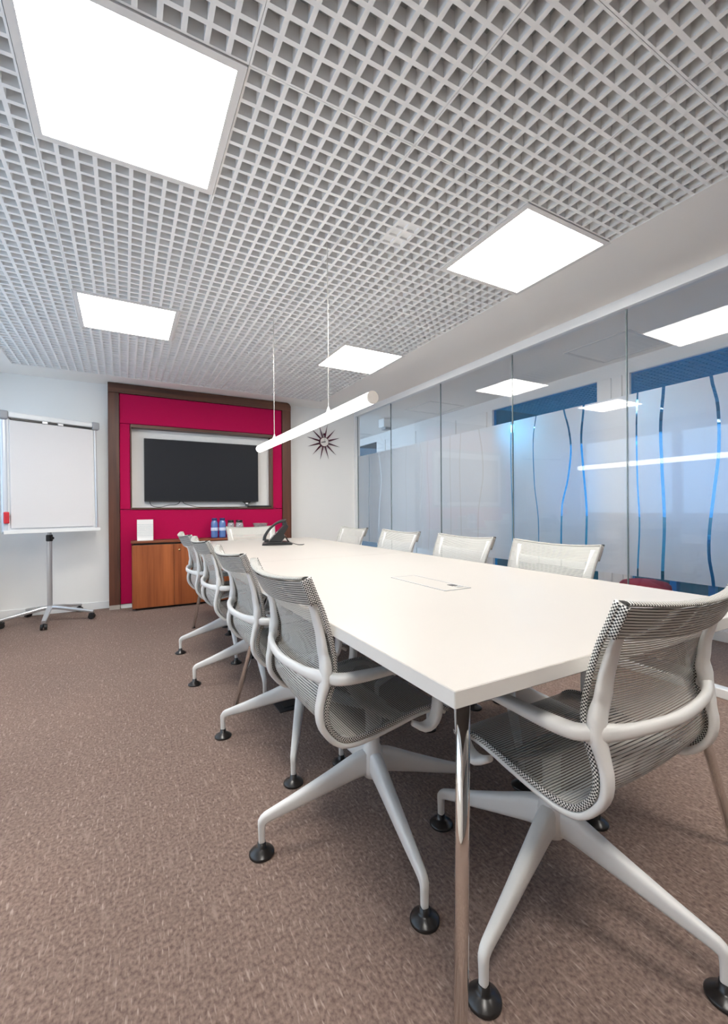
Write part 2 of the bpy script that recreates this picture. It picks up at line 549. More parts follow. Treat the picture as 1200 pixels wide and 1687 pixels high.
def grid_tile_mesh(nx=10, size=0.6, bar=0.0145, h=0.050, cut=None):
    bm = bmesh.new()
    p = size / 10
    xs = [0.0005]
    for k in range(nx):
        xs += [k * p + bar / 2, (k + 1) * p - bar / 2]
    xs.append(nx * p - 0.0005)
    ys = [0.0005]
    for k in range(10):
        ys += [k * p + bar / 2, (k + 1) * p - bar / 2]
    ys.append(size - 0.0005)
    V = {}
    def v(i, j, t):
        if (i, j, t) not in V:
            V[(i, j, t)] = bm.verts.new((xs[i], ys[j], h * t))
        return V[(i, j, t)]
    for i in range(len(xs) - 1):
        for j in range(len(ys) - 1):
            hole = i % 2 == 1 and j % 2 == 1
            if not hole:
                bm.faces.new((v(i, j, 0), v(i, j + 1, 0), v(i + 1, j + 1, 0), v(i + 1, j, 0)))
            else:
                q = ((i, j), (i, j + 1), (i + 1, j + 1), (i + 1, j))
                for a, b in zip(q, q[1:] + q[:1]):
                    bm.faces.new((v(*a, 0), v(*b, 0), v(*b, 1), v(*a, 1)))
    return bm

tile0 = obj('grid_panel', grid_tile_mesh(), M['grid'], ceil)
LX = [-0.27, 1.53]
LY = [-0.5145, 1.2855, 3.0855]
def is_light(x, y):
    return any(abs(x - a) < 0.1 for a in LX) and any(abs(y - b) < 0.1 for b in LY)
first = {'f': True}
for j in range(-7, 6):
    y = 1.2855 + 0.6 * j
    for i in range(5):
        x = -0.87 + 0.6 * i
        if is_light(x, y):
            continue
        src, key = tile0, 'f'
        if first[key]:
            o = src; first[key] = False
        else:
            o = src.copy(); C.objects.link(o); o.parent = ceil
        o.location = (x, y, H + 0.001)
# the neighbouring room has the same grid
for i in range(4):
    for j in range(9):
        o = tile0.copy(); C.objects.link(o); o.parent = ceil
        o.location = (4.15 + 0.6 * i, -1.2 + 0.6 * j, H)
obj('ceiling_board', bx(4.0, 7.5, -2.6, 8.5, H + 0.045, 2.80), M['plenum'], ceil)

# square ceiling lights
def ceiling_light(x, y, label, size=0.6, z=H, lamp='lamp'):
    t = thing('ceiling_light', label, 'ceiling light', (x + size / 2, y + size / 2, z), 0, 'square ceiling light panels')
    h, d = size / 2 - 0.002, size / 2 - 0.0275
    fr = bmesh.new()
    for a in ((-h, h, -h, -d), (-h, h, d, h), (-h, -d, -d, d), (d, h, -d, d)):
        box(fr, *a, -0.004, 0.05)
    obj('frame', fr, M['lamp_frame'], t)
    obj('diffuser', bx(-d, d, -d, d, 0.001, 0.012), M[lamp], t)
    hb = bmesh.new()
    box(hb, -h, h, -h, h, 0.052, 0.07)
    obj('housing', hb, M['lamp_frame'], t)
    return t
ceiling_light(LX[0], LY[1], 'large bright square ceiling light at top left, nearest the camera')
ceiling_light(LX[0], LY[2], 'square ceiling light in the grid in front of the red media wall')
ceiling_light(LX[1], LY[1], 'square ceiling light beside the soffit, nearer of the two there')
ceiling_light(LX[1], LY[2], 'square ceiling light beside the soffit above the far end of the tube lamp')
ceiling_light(LX[0], LY[0], 'square ceiling light behind the camera, in the left row of lights')
ceiling_light(LX[1], LY[0], 'square ceiling light behind the camera, in the row beside the soffit')
ceiling_light(3.28, 4.25, 'square ceiling light in the corridor seen above the frosted film', 0.56, H, 'lamp_corridor')
ceiling_light(3.28, 6.65, 'square ceiling light at the far end of the corridor behind the glass', 0.56, H, 'lamp_corridor')
ceiling_light(3.28, 1.85, 'square corridor ceiling light behind the rightmost glass panes', 0.56, H, 'lamp_corridor')
ceiling_light(3.28, -0.55, 'square corridor ceiling light out past the right edge of the picture', 0.56, H, 'lamp_corridor')
ceiling_light(5.35, 3.0, 'square ceiling light in the room behind the blue glass', 0.6)
ceiling_light(5.35, 0.6, 'square ceiling light in the blue-glazed room, nearest the right edge', 0.6)
ceiling_light(5.35, 4.8, 'square ceiling light added to brighten the blue-glazed room, farthest from the camera', 0.6)  # extra lamp added to lift the light behind the blue glass

# ---------------------------------------------------------------- glass partition (right wall)
gp = sempty('wall_right')
obj('head_trim', bx(XG - 0.035, XG + 0.035, YB, YW - 0.0, 2.262, H, 0.004), M['trim'], gp)
obj('base_trim', bx(XG - 0.03, XG + 0.03, YB, YW, 0, 0.05, 0.004), M['trim'], gp)
obj('end_post', bx(XG - 0.035, XG + 0.035, YW - 0.045, YW, 0.05, 2.262, 0.003), M['trim'], gp)
JY = [-2.6, -2.09, -1.17, -0.252, 0.668, 1.588, 2.509, 3.427, 4.355, 5.195]
CURVES = [
 [(2.27, 1.813), (2.312, 1.563), (2.304, 1.185), (2.272, 0.95), (2.268, 0.749)],
 [(2.044, 1.729), (2.006, 1.583), (1.988, 1.428), (2.014, 1.214), (2.06, 1.04), (2.072, 0.762)],
 [(1.888, 1.714), (1.908, 1.503), (1.891, 1.248), (1.871, 0.996), (1.877, 0.745)],
 [(1.527, 1.736), (1.536, 1.523), (1.531, 1.146), (1.521, 0.921), (1.534, 0.601)],
 [(1.379, 1.725), (1.397, 1.499), (1.391, 1.247), (1.38, 0.924), (1.392, 0.608)],
 [(1.143, 1.718), (1.114, 1.564), (1.11, 1.32), (1.136, 1.061), (1.156, 0.863), (1.157, 0.731), (1.138, 0.595)],
 [(3.295, 1.754), (3.299, 1.353), (3.291, 1.077), (3.29, 0.787)],
 [(3.142, 1.73), (3.161, 1.424), (3.151, 1.074), (3.142, 0.739)],
 [(2.902, 1.724), (2.865, 1.522), (2.855, 1.295), (2.887, 1.133), (2.915, 0.981), (2.921, 0.751)],
 [(2.53, 1.678), (2.536, 1.506), (2.534, 1.296), (2.527, 1.1), (2.524, 0.948), (2.524, 0.764)],
 [(4.05, 1.713), (4.065, 1.41), (4.052, 1.09), (4.061, 0.77)],
 [(3.795, 1.718), (3.753, 1.539), (3.761, 1.327), (3.789, 1.085), (3.782, 0.781)],
 [(3.652, 1.721), (3.664, 1.529), (3.639, 1.142), (3.631, 0.861), (3.65, 0.608)],
 [(4.658, 1.721), (4.61, 1.521), (4.602, 1.31), (4.651, 1.012), (4.668, 0.745)],
 [(4.9, 1.694), (4.895, 1.472), (4.915, 1.105), (4.912, 0.791)],
]
WID = [0.008, 0.014, 0.016, 0.010, 0.018, 0.016, 0.012, 0.013, 0.014, 0.008, 0.008, 0.009, 0.010, 0.014, 0.010]
CURVES = [list(zip(c, [w_] * len(c))) for c, w_ in zip(CURVES, WID)]
def curve_at(c, z):
    pts = [p for p, _ in c]
    if z >= pts[0][1]: return pts[0][0]
    if z <= pts[-1][1]: return pts[-1][0]
    for k in range(len(pts) - 1):
        if pts[k][1] >= z >= pts[k + 1][1]:
            p0 = pts[max(0, k - 1)][0]; p1 = pts[k][0]; p2 = pts[k + 1][0]; p3 = pts[min(len(pts) - 1, k + 2)][0]
            t = (pts[k][1] - z) / (pts[k][1] - pts[k + 1][1])
            return 0.5 * (2 * p1 + (p2 - p0) * t + (2 * p0 - 5 * p1 + 4 * p2 - p3) * t * t + (3 * p1 - p0 - 3 * p2 + p3) * t ** 3)
FZ0, FZ1 = 0.583, 1.722
random.seed(4)
for k in range(len(JY) - 1):
    a, b = JY[k] + 0.003, JY[k + 1] - 0.003
    obj('glass_pane', bx(XG - 0.005, XG + 0.005, a, b, 0.05, 2.262), M['glass'], gp)
    obj('joint_strip', bx(XG - 0.0055, XG + 0.0055, b + 0.0003, b + 0.0057, 0.05, 2.262), M['glass_edge'], gp)
    cs = [c for c in CURVES if a < c[0][0][0] < b]
    if not cs:
        for q in (0.2, 0.47, 0.8):
            y = a + q * (b - a); s = random.uniform(-0.04, 0.04)
            cs.append([((y, 1.72), 0.014), ((y + s, 1.4), 0.014), ((y - s, 0.95), 0.014), ((y, 0.6), 0.014)])
    cs.sort(key=lambda c: c[0][0][0])
    nz = 26
    zs = [FZ0 + (FZ1 - FZ0) * i / (nz - 1) for i in range(nz)]
    edges = [[a] * nz]
    for c in cs:
        wv = c[0][1] / 2
        edges.append([curve_at(c, z) - wv for z in zs])
        edges.append([curve_at(c, z) + wv for z in zs])
    edges.append([b] * nz)
    bm = bmesh.new()
    for s in range(0, len(edges), 2):
        l0 = [(bm.verts.new((XG + 0.007, y, z))) for y, z in zip(edges[s], zs)]
        l1 = [(bm.verts.new((XG + 0.007, y, z))) for y, z in zip(edges[s + 1], zs)]
        for i in range(nz - 1):
            bm.faces.new((l0[i], l1[i], l1[i + 1], l0[i + 1]))
    obj('frosted_film', bm, M['film'], gp)

# ---------------------------------------------------------------- corridor and the room beyond
cw = bmesh.new()
box(cw, XC, XC + 0.08, 3.90, 6.60, 0, 2.235)
box(cw, XC, XC + 0.08, 7.55, 8.5, 0, 2.235)
box(cw, XC, XC + 0.08, 3.90, 8.5, 2.235, H + 0.02)
box(cw, XC, XC + 0.08, YB, 3.90, 2.235, H + 0.02)
box(cw, XC, XC + 0.08, 2.26, 2.49, 0, 2.235)
box(cw, XC, XC + 0.08, YB, -1.6, 0, 2.235)
corr = struct('wall_corridor', cw, M['wall_white'])
for y0, y1, z0, z1 in ((3.95, 4.50, 0.08, 2.20), (4.52, 5.42, 0.08, 2.20), (5.44, 6.28, 0.08, 2.20), (6.33, 6.58, 0.08, 2.20), (2.285, 2.365, 0.05, 2.20), (2.385, 2.465, 0.05, 2.20)):
    obj('wall_panel', bx(XC - 0.012, XC + 0.001, y0, y1, z0, z1, 0.003), M['wall_white'], corr)
obj('baseboard', bx(XC - 0.02, XC, YB, 6.6, 0, 0.075), M['trim'], corr)
struct('wall_corridor_end', bx(XG + 0.05, XC, 8.4, 8.5, 0, H), M['wall_white'])
struct('wall_corridor_near', bx(XG + 0.05, XC, YB - 0.1, YB, 0, H), M['wall_white'])
for i, (y0, y1, key, mull) in enumerate(((2.49, 3.90, 'blue_glass', ()), (-1.6, 2.26, 'blue_glass', (0.30,)), (6.60, 7.55, 'smoke_glass', ()))):
    wn = sempty('window_%d' % (i + 4))
    fr = bmesh.new()
    for a in ((y0, y0 + 0.035, 0.075, 2.235), (y1 - 0.035, y1, 0.075, 2.235), (y0 + 0.035, y1 - 0.035, 0.075, 0.12), (y0 + 0.035, y1 - 0.035, 2.205, 2.235)):
        box(fr, XC + 0.0, XC + 0.07, *a)
    for q in mull:
        box(fr, XC + 0.01, XC + 0.06, q - 0.02, q + 0.02, 0.12, 2.205)
    obj('window_frame', fr, M['trim'], wn)
    obj('pane', bx(XC + 0.03, XC + 0.036, y0 + 0.035, y1 - 0.035, 0.12, 2.205), M[key], wn)
rw = bmesh.new()
box(rw, 7.4, 7.5, -2.6, 8.5, 0, 0.85); box(rw, 7.4, 7.5, -2.6, 8.5, 2.2, 2.8)
box(rw, 7.4, 7.5, -2.6, -1.2, 0.85, 2.2); box(rw, 7.4, 7.5, 6.0, 8.5, 0.85, 2.2)
for q in (0.6, 2.5, 4.4):
    box(rw, 7.4, 7.5, q - 0.1, q + 0.1, 0.85, 2.2)
wn = sempty('window_7')
for y0, y1 in ((-1.2, 0.5), (0.7, 2.4), (2.6, 4.3), (4.5, 6.0)):
    obj('pane', bx(7.44, 7.45, y0, y1, 0.85, 2.2), M['dimming_glass'], wn)
struct('wall_next_room', rw, M['wall_white'])
struct('wall_next_room_side', bx(4.0, 7.5, -2.7, -2.6, 0, 2.8), M['wall_white'])
struct('wall_next_room_end', bx(4.0, 7.5, 6.2, 6.3, 0, 2.8), M['wall_white'])

# white box on the corridor ceiling
t = thing('ceiling_fixture', 'small white box with a dark slot hanging from the corridor ceiling', 'fixture', (3.36, 5.42, H))
obj('housing', bx(-0.07, 0.07, -0.08, 0.08, -0.13, -0.001, 0.015), M['trim'], t)
obj('bracket', bx(-0.05, 0.05, -0.085, 0.03, -0.165, -0.13, 0.004), M['greycap'], t)

# red pouf in the corridor
t = thing('pouf', 'round red felt pouf on the corridor floor behind the glass', 'pouf', (3.64, 1.95, 0))
obj('seat_cushion', lathe(bmesh.new(), [(0, 0.43), (0.10, 0.428), (0.155, 0.415), (0.175, 0.395), (0.18, 0.37), (0.178, 0.355), (0, 0.355)], 36), M['pouf'], t, smooth=True)
obj('body', lathe(bmesh.new(), [(0, 0.352), (0.165, 0.352), (0.172, 0.33), (0.182, 0.18), (0.178, 0.03), (0.16, 0.0), (0, 0.0)], 36), M['pouf'], t, smooth=True)
obj('piping', lathe(bmesh.new(), [(0.178, 0.348), (0.186, 0.352), (0.186, 0.358), (0.178, 0.362)], 36), M['pouf'], t, smooth=True)

# desk in the next room
t = thing('desk', 'white desk in the room behind the blue glass', 'desk', (4.75, 1.35, 0))
obj('desk_top', bx(-0.4, 0.4, -0.8, 0.8, 0.70, 0.73, 0.004), M['desk'], t)
for sx in (-0.36, 0.36):
    for sy in (-0.74, 0.74):
        obj('leg', bx(sx - 0.03, sx + 0.03, sy - 0.03, sy + 0.03, 0, 0.70, 0.004), M['desk'], t)
obj('drawer_unit', bx(-0.25, 0.30, -0.68, -0.25, 0.04, 0.66, 0.006), M['grille'], t)

# ---------------------------------------------------------------- media wall unit
mw = thing('media_wall', 'raspberry red padded wall unit with dark walnut surround and white niche', 'wall unit', (0, 0, 0))
YF = 5.11
obj('side_post', bx(-0.145, -0.045, YF, YW, 0.045, 2.222, 0.004), M['walnut'], mw)
def rounded(x0, x1, z0, z1, r, n=8):
    return [(x0, z0), (x1, z0)] + [(x1 - r + r * math.sin(a), z1 - r + r * math.cos(a)) for a in [math.pi / 2 * (1 - k / n) for k in range(n + 1)]] + [(x0, z1)]
obj('top_beam', prism(bmesh.new(), rounded(-0.145, 1.80, 2.225, 2.322, 0.055), YF, YW), M['walnut_x'], mw)
obj('side_post', bx(1.69, 1.80, YF, YW, 0.0, 2.2245, 0.004), M['walnut'], mw)
obj('plinth', bx(-0.145, -0.047, YF + 0.004, YW, 0, 0.044), M['plinth'], mw)
obj('plinth', bx(-0.043, 1.69, YF + 0.03, YW, 0, 0.044), M['trim'], mw)
YR = YF + 0.018
def pad(x0, x1, z0, z1):
    return obj('padded_panel', bx(x0, x1, YR, YW, z0, z1, 0.006, 3), M['red'], mw)
pad(-0.043, 1.688, 1.918, 2.223)
pad(-0.043, 0.052, 1.026, 1.914)
pad(1.575, 1.688, 1.026, 1.914)
pad(-0.043, 1.688, 0.046, 1.022)
NX0, NX1, NZ0, NZ1 = 0.056, 1.571, 1.024, 1.912
nb = bmesh.new()
obj('niche_lining', bx(NX0, NX0 + 0.010, YF + 0.004, YW, NZ0 + 0.02, NZ1 - 0.03), M['walnut'], mw)
obj('niche_lining', bx(NX1 - 0.02, NX1, YF + 0.004, YW, NZ0 + 0.02, NZ1 - 0.03), M['walnut'], mw)
obj('niche_lining', bx(NX0, NX1, YF + 0.004, YW, NZ1 - 0.03, NZ1), M['walnut_x'], mw)
obj('niche_lining', bx(NX0, NX1, YF + 0.004, YW, NZ0, NZ0 + 0.018), M['walnut_x'], mw)
obj('niche_back', bx(NX0 + 0.010, NX1 - 0.02, YW - 0.012, YW - 0.002, NZ0 + 0.018, NZ1 - 0.03), M['wall_white'], mw)

# television
t = thing('television', 'large black flat television in the white niche of the red wall', 'television', (0.795, 5.17, 1.107))
obj('screen', bx(-0.604, 0.604, -0.0035, 0.005, 0.014, 0.668), M['screen'], t)
tb = bmesh.new()
box(tb, -0.612, 0.612, -0.002, 0.03, 0.0, 0.676, 0.004)
obj('casing', tb, M['black'], t)
obj('wall_bracket', bx(-0.2, 0.2, 0.03, 0.058, 0.15, 0.55), M['grille'], t)
bm = bmesh.new()
prism(bm, [(0.42, 0.0), (0.53, 0.0), (0.50, -0.018), (0.485, -0.044), (0.462, -0.044), (0.45, -0.018)], 0.0, 0.02)
obj('stand_foot', bm, M['black'], t)
obj('sensor_plate', bx(0.457, 0.490, -0.004, 0.001, -0.030, -0.014, 0.003), M['satin'], t)
t = thing('media_box', 'flat black box on the niche shelf under the right end of the television', 'media box', (1.42, 5.165, 1.0425))
obj('body', bx(-0.14, 0.12, -0.035, 0.04, 0, 0.020, 0.004), M['black'], t)
obj('front_panel', bx(-0.12, 0.10, -0.038, -0.0345, 0.004, 0.016), M['screen'], t)
cz = 1.1075
for nm, pts, lab in (
    ('cable', [(0.235, 5.212, cz + .03), (0.238, 5.20, cz - .012), (0.25, 5.17, cz - .04), (0.28, 5.16, cz - .055), (0.34, 5.155, cz - .06), (0.42, 5.16, cz - .04), (0.49, 5.165, cz - .035), (0.53, 5.20, cz - .012), (0.55, 5.212, cz + .03)], 'black cable sagging in a wave under the left end of the television'),
    ('cable', [(0.57, 5.212, cz + .03), (0.572, 5.20, cz - .012), (0.63, 5.155, cz - .04), (0.73, 5.152, cz - .061), (0.95, 5.15, cz - .061), (1.15, 5.15, cz - .061), (1.285, 5.16, 1.052)], 'black cable trailing along the niche shelf to the flat box'),
):
    tag(obj(nm, cord(bmesh.new(), pts, 0.0035), M['black'], smooth=True), lab, 'cable')

# sideboard below the niche
YS = 4.925
sb = thing('sideboard', 'low cherry wood sideboard with doors in front of the red wall', 'sideboard', (0, 0, 0))
obj('carcass', bx(0.060, 1.66, YS + 0.022, YR - 0.002, 0.022, 0.662, 0.002), M['cherry'], sb)
obj('counter_top', bx(0.052, 1.668, YS - 0.012, YR - 0.002, 0.680, 0.704, 0.003), M['cherry_x'], sb)
obj('shadow_gap', bx(0.075, 1.65, YS + 0.02, YR - 0.01, 0.662, 0.680), M['grille'], sb)
obj('plinth', bx(0.09, 1.64, YS + 0.05, YR - 0.01, 0.0, 0.022), M['grille'], sb)
dx = [0.060, 0.448, 0.850, 1.252, 1.660]
for k in range(4):
    d = obj('door', bx(dx[k] + 0.0015, dx[k + 1] - 0.0015, YS, YS + 0.020, 0.024, 0.660, 0.0015), M['cherry'], sb)
    d.location.x = 0.0
    if k in (1, 3):
        lk = bmesh.new()
        lathe(lk, [(0, 0.008), (0.009, 0.008), (0.012, 0.005), (0.012, 0.0), (0, 0)], 16)
        lo = obj('lock', lk, M['brass'], d, (dx[k] + 0.052, YS, 0.598), smooth=True)
        lo.rotation_euler = (math.pi / 2, 0, 0)

# things on the sideboard
t = thing('sign_holder', 'white upright printed notice in a clear holder on the sideboard', 'notice', (0.183, 5.0, 0.7045))
obj('foot', bx(-0.074, 0.074, -0.035, 0.035, 0, 0.004, 0.001), M['acrylic'], t)
obj('sheet', bx(-0.073, 0.073, -0.004, 0.001, 0.004, 0.212), M['sheet'], t)
obj('acrylic_back', bx(-0.075, 0.075, 0.0012, 0.004, 0.004, 0.214), M['acrylic'], t)

def bottle(x, y, label):
    t = thing('water_bottle', label, 'bottle', (x, y, 0.7045), 0, 'blue water bottles on the sideboard')
    obj('body', lathe(bmesh.new(), [(0, 0.001), (0.033, 0.001), (0.037, 0.008), (0.037, 0.05), (0.0355, 0.06), (0.037, 0.07), (0.037, 0.155), (0.035, 0.170), (0.029, 0.184), (0.027, 0.188), (0.027, 0.191), (0, 0.191)], 24), M['bottle'], t, smooth=True)
    obj('label', lathe(bmesh.new(), [(0.0365, 0.078), (0.0378, 0.08), (0.0378, 0.112), (0.0365, 0.114)], 24), M['label'], t, smooth=True)
    obj('cap', lathe(bmesh.new(), [(0, 0.192), (0.027, 0.192), (0.029, 0.195), (0.029, 0.214), (0.026, 0.218), (0, 0.218)], 20), M['blue_cap'], t, smooth=True)
bottle(0.868, 5.0, 'blue plastic water bottle nearest the notice on the sideboard')
bottle(0.953, 5.0, 'blue plastic water bottle between the other bottle and the glass jars')
def jar(x, y, r, label):
    t = thing('glass_jar', label, 'jar', (x, y, 0.7045), 0, 'glass jars on the sideboard')
    obj('body', lathe(bmesh.new(), [(0, 0.001), (r * .9, 0.001), (r, 0.012), (r, 0.13), (r * .93, 0.155), (r * .78, 0.168), (r * .76, 0.166), (r * .9, 0.152), (r * .95, 0.128), (r * .95, 0.014), (0, 0.008)], 24), M['jar'], t, smooth=True)
    obj('lid', lathe(bmesh.new(), [(0, 0.169), (r * .78, 0.169), (r * .8, 0.173), (r * .8, 0.186), (r * .74, 0.192), (0, 0.192)], 24), M['glide'], t, smooth=True)  # dark cap shape stands in for the wall's reflection in the glass
jar(1.045, 5.0, 0.040, 'clear glass jar with wall reflection shaped as dark top standing next to the bottles')
jar(1.140, 5.0, 0.046, 'clear glass jar with wall reflection shaped as dark top, rightmost and beside the bowls')
t = thing('glass_bowl', 'clear glass bowls stacked at the right end of the sideboard', 'bowl', (1.38, 5.0, 0.7045))
for k in range(3):
    z = 0.045 * k
    obj('bowl', lathe(bmesh.new(), [(0, z + 0.002), (0.045, z + 0.002), (0.07, z + 0.02), (0.09, z + 0.06), (0.093, z + 0.062), (0.086, z + 0.058), (0.066, z + 0.022), (0, z + 0.008)], 28), M['jar'], t, smooth=True)

# starburst clock
t = thing('wall_clock', 'burgundy starburst wall clock with a small white dial', 'clock', (2.292, YW - 0.001, 1.892))
def disc(r, y0, y1):
    bm = bmesh.new()
    lathe(bm, [(0, 0), (r, 0), (r, y1 - y0), (0, y1 - y0)], 28)
    bmesh.ops.rotate(bm, verts=bm.verts, cent=(0, 0, 0), matrix=Matrix.Rotation(math.pi / 2, 3, 'X'))
    bmesh.ops.translate(bm, verts=bm.verts, vec=(0, -y0, 0))
    return bm
obj('case', disc(0.066, 0.001, 0.03), M['spike'], t)
obj('dial', disc(0.057, 0.0302, 0.034), M['dial'], t)
for k in range(12):
    a = math.radians(13 + 30 * k)
    R1 = 0.242
    bm = bmesh.new()
    dxv = Vector((math.sin(a), 0, math.cos(a))); sv = Vector((math.cos(a), 0, -math.sin(a))); fv = Vector((0, -1, 0))
    base = [dxv * 0.060 + sv * s * 0.0080 + fv * (0.015 + q * 0.010) for s, q in ((-1, 0), (0, 1), (1, 0), (0, -1))]
    mid = [dxv * 0.10 + sv * s * 0.0100 + fv * (0.015 + q * 0.010) for s, q in ((-1, 0), (0, 1), (1, 0), (0, -1))]
    tip = bm.verts.new(dxv * R1 + fv * 0.015)
    B = [bm.verts.new(v) for v in base]; Mi = [bm.verts.new(v) for v in mid]
    bm.faces.new(B)
    for q in range(4):
        bm.faces.new((B[q], B[(q + 1) % 4], Mi[(q + 1) % 4], Mi[q]))
        bm.faces.new((Mi[q], Mi[(q + 1) % 4], tip))
    obj('ray', bm, M['spike'], t)
def hand(name, ang, l0, l1, wd, m, y):
    a = math.radians(ang)
    d = Vector((math.sin(a), 0, math.cos(a))); s = Vector((math.cos(a), 0, -math.sin(a)))
    bm = bmesh.new()
    q = [d * l0 - s * wd, d * l0 + s * wd, d * l1 + s * wd * .5, d * l1 - s * wd * .5]
    A = [bm.verts.new(v + Vector((0, -y, 0))) for v in q]; B2 = [bm.verts.new(v + Vector((0, -y - 0.0015, 0))) for v in q]
    bm.faces.new(A); bm.faces.new(B2[::-1])
    for k in range(4):
        bm.faces.new((A[k], A[(k + 1) % 4], B2[(k + 1) % 4], B2[k]))
    obj(name, bm, m, t)
hand('hour_hand', 258, -0.014, 0.050, 0.0075, M['black'], 0.036)
hand('minute_hand', 2, -0.012, 0.054, 0.003, M['greycap'], 0.038)
obj('hanger_knob', disc(0.013, 0.02, 0.034), M['spike'], t, (0.0, 0, 0.100))

# pendant tube lamp
px_, pz = 0.89, 1.470
t = thing('pendant_lamp', 'long white glowing tube lamp hanging on two wires above the table', 'pendant lamp', (px_, 0, pz))
def ytube(y0, y1, r, seg=28):
    bm = bmesh.new()
    tube(bm, (0, y0, 0), (0, y1, 0), r, r, seg)
    return bm
obj('diffuser', ytube(1.538, 3.225, 0.0258), M['tube'], t, smooth=False)
for f in t.children[0].data.polygons:
    f.use_smooth = len(f.vertices) == 4
obj('end_cap', ytube(1.528, 1.537, 0.0262), M['tube_cap'], t)
obj('end_cap', ytube(3.226, 3.236, 0.0262), M['trim'], t)
for y in (1.97, 2.86):
    w_ = bmesh.new(); tube(w_, (0, y, 0.04), (0, y, 2.79 - pz), 0.0022, 0.0022, 8)
    wo = obj('suspension_wire', w_, M['wire'], t)
    g = bmesh.new(); lathe(g, [(0, 0.026), (0.012, 0.026), (0.009, 0.034), (0.004, 0.052), (0, 0.052)], 14, 0, y)
    obj('wire_grip', g, M['trim'], wo)

# ---------------------------------------------------------------- flip chart
t = thing('flip_chart', 'flip chart easel with a blank white paper pad on a wheeled star base', 'flip chart', (-0.61, 4.90, 0))
fb = sempty('flip'); bpy.data.objects.remove(fb)
BR = 0.38
def fl(name, bm, m, smooth=False, parent=t):
    return obj(name, bm, m, parent, smooth=smooth)
rotb = Matrix.Rotation(BR, 4, 'Z') @ Matrix.Rotation(-0.045, 4, 'X')
def rb(bm):
    bmesh.ops.translate(bm, verts=bm.verts, vec=(0.02, -0.055, 0))
    m4 = Matrix.Translation((0, 0, 0.82)) @ rotb @ Matrix.Translation((0, 0, -0.82))
    bmesh.ops.transform(bm, verts=bm.verts, matrix=m4)
    return bm
fl('board', rb(bx(-0.345, 0.345, -0.008, 0.008, 0.835, 1.84)), M['board'])
for s in (-1, 1):
    bm = bmesh.new(); wd = 0.022 if s < 0 else 0.012
    sweep(bm, [(s * (0.352), -0.006, 0.83, wd * 2, 0.03), (s * 0.352, -0.006, 1.80, wd * 2, 0.03)], (1, 0, 0), 12, 2.4)
    fl('side_tube', rb(bm), M['bluegrey'] if s < 0 else M['satin'], smooth=False)
fl('clamp_bar', rb(bx(-0.325, 0.325, -0.045, 0.012, 1.822, 1.872, 0.012, 4)), M['trim'])
for s in (-1, 1):
    fl('corner_cap', rb(bx(s * 0.355 - 0.032, s * 0.355 + 0.032, -0.047, 0.014, 1.805, 1.878, 0.012, 3)), M['greycap'])
fl('clamp_strip', rb(bx(-0.31, 0.32, -0.034, -0.012, 1.802, 1.823, 0.003)), M['black'])
for xx in (-0.06, 0.06):
    fl('clamp_hook', rb(bx(xx - 0.022, xx + 0.022, -0.044, -0.018, 1.800, 1.822, 0.004)), M['satin'])
fl('paper_pad', rb(bx(-0.315, 0.318, -0.026, -0.0085, 0.862, 1.806, 0.002)), M['paper'])
fl('pen_tray', rb(bx(-0.375, 0.36, -0.07, 0.0, 0.818, 0.838, 0.004)), M['satin'])
fl('tray_lip', rb(bx(-0.375, 0.36, -0.076, -0.0705, 0.815, 0.846, 0.002)), M['trim'])
fl('pole', tube(bmesh.new(), (0, 0.0, 0.11), (0, 0.0, 0.80), 0.021, 0.021, 20), M['satin'])
fl('pole', tube(bmesh.new(), (0, 0.0, 0.80), (0, 0.0, 1.25), 0.016, 0.016, 20), M['satin'])
fl('collar', lathe(bmesh.new(), [(0.021, 0.735), (0.027, 0.738), (0.027, 0.79), (0.021, 0.795)], 20), M['black'])
fl('clamp_knob', tube(bmesh.new(), (0.02, -0.02, 0.765), (0.03, -0.048, 0.765), 0.013, 0.013, 14), M['black'])
for k in range(5):
    a = math.radians(-90 + 72 * k)
    bm = bmesh.new()
    sweep(bm, [(0.0, 0, 0.125, 0.040, 0.036), (0.06, 0, 0.122, 0.042, 0.034), (0.30, 0, 0.082, 0.036, 0.028), (0.365, 0, 0.070, 0.032, 0.024)], (0, 1, 0), 12, 3)
    lg = fl('base_leg', bm, M['satin'])
    lg.rotation_euler = (0, 0, a)
    cm = bmesh.new()
    for s in (-1, 1):
        tube(cm, (0.35, s * 0.006, 0.026), (0.35, s * 0.024, 0.026), 0.026, 0.024, 18)
    tube(cm, (0.348, 0, 0.03), (0.348, 0, 0.06), 0.008, 0.008, 10)
    box(cm, 0.325, 0.372, -0.008, 0.008, 0.026, 0.056, 0.004)
    obj('caster', cm, M['black'], lg)
t2 = thing('magnet', 'red magnet stuck on the left edge of the flip chart', 'magnet', (0, 0, 0))
obj('grip', rb(bx(-0.366, -0.328, -0.045, -0.0215, 0.905, 1.005, 0.008, 3)), M['magnet'], t2, (-0.61, 4.90, 0))

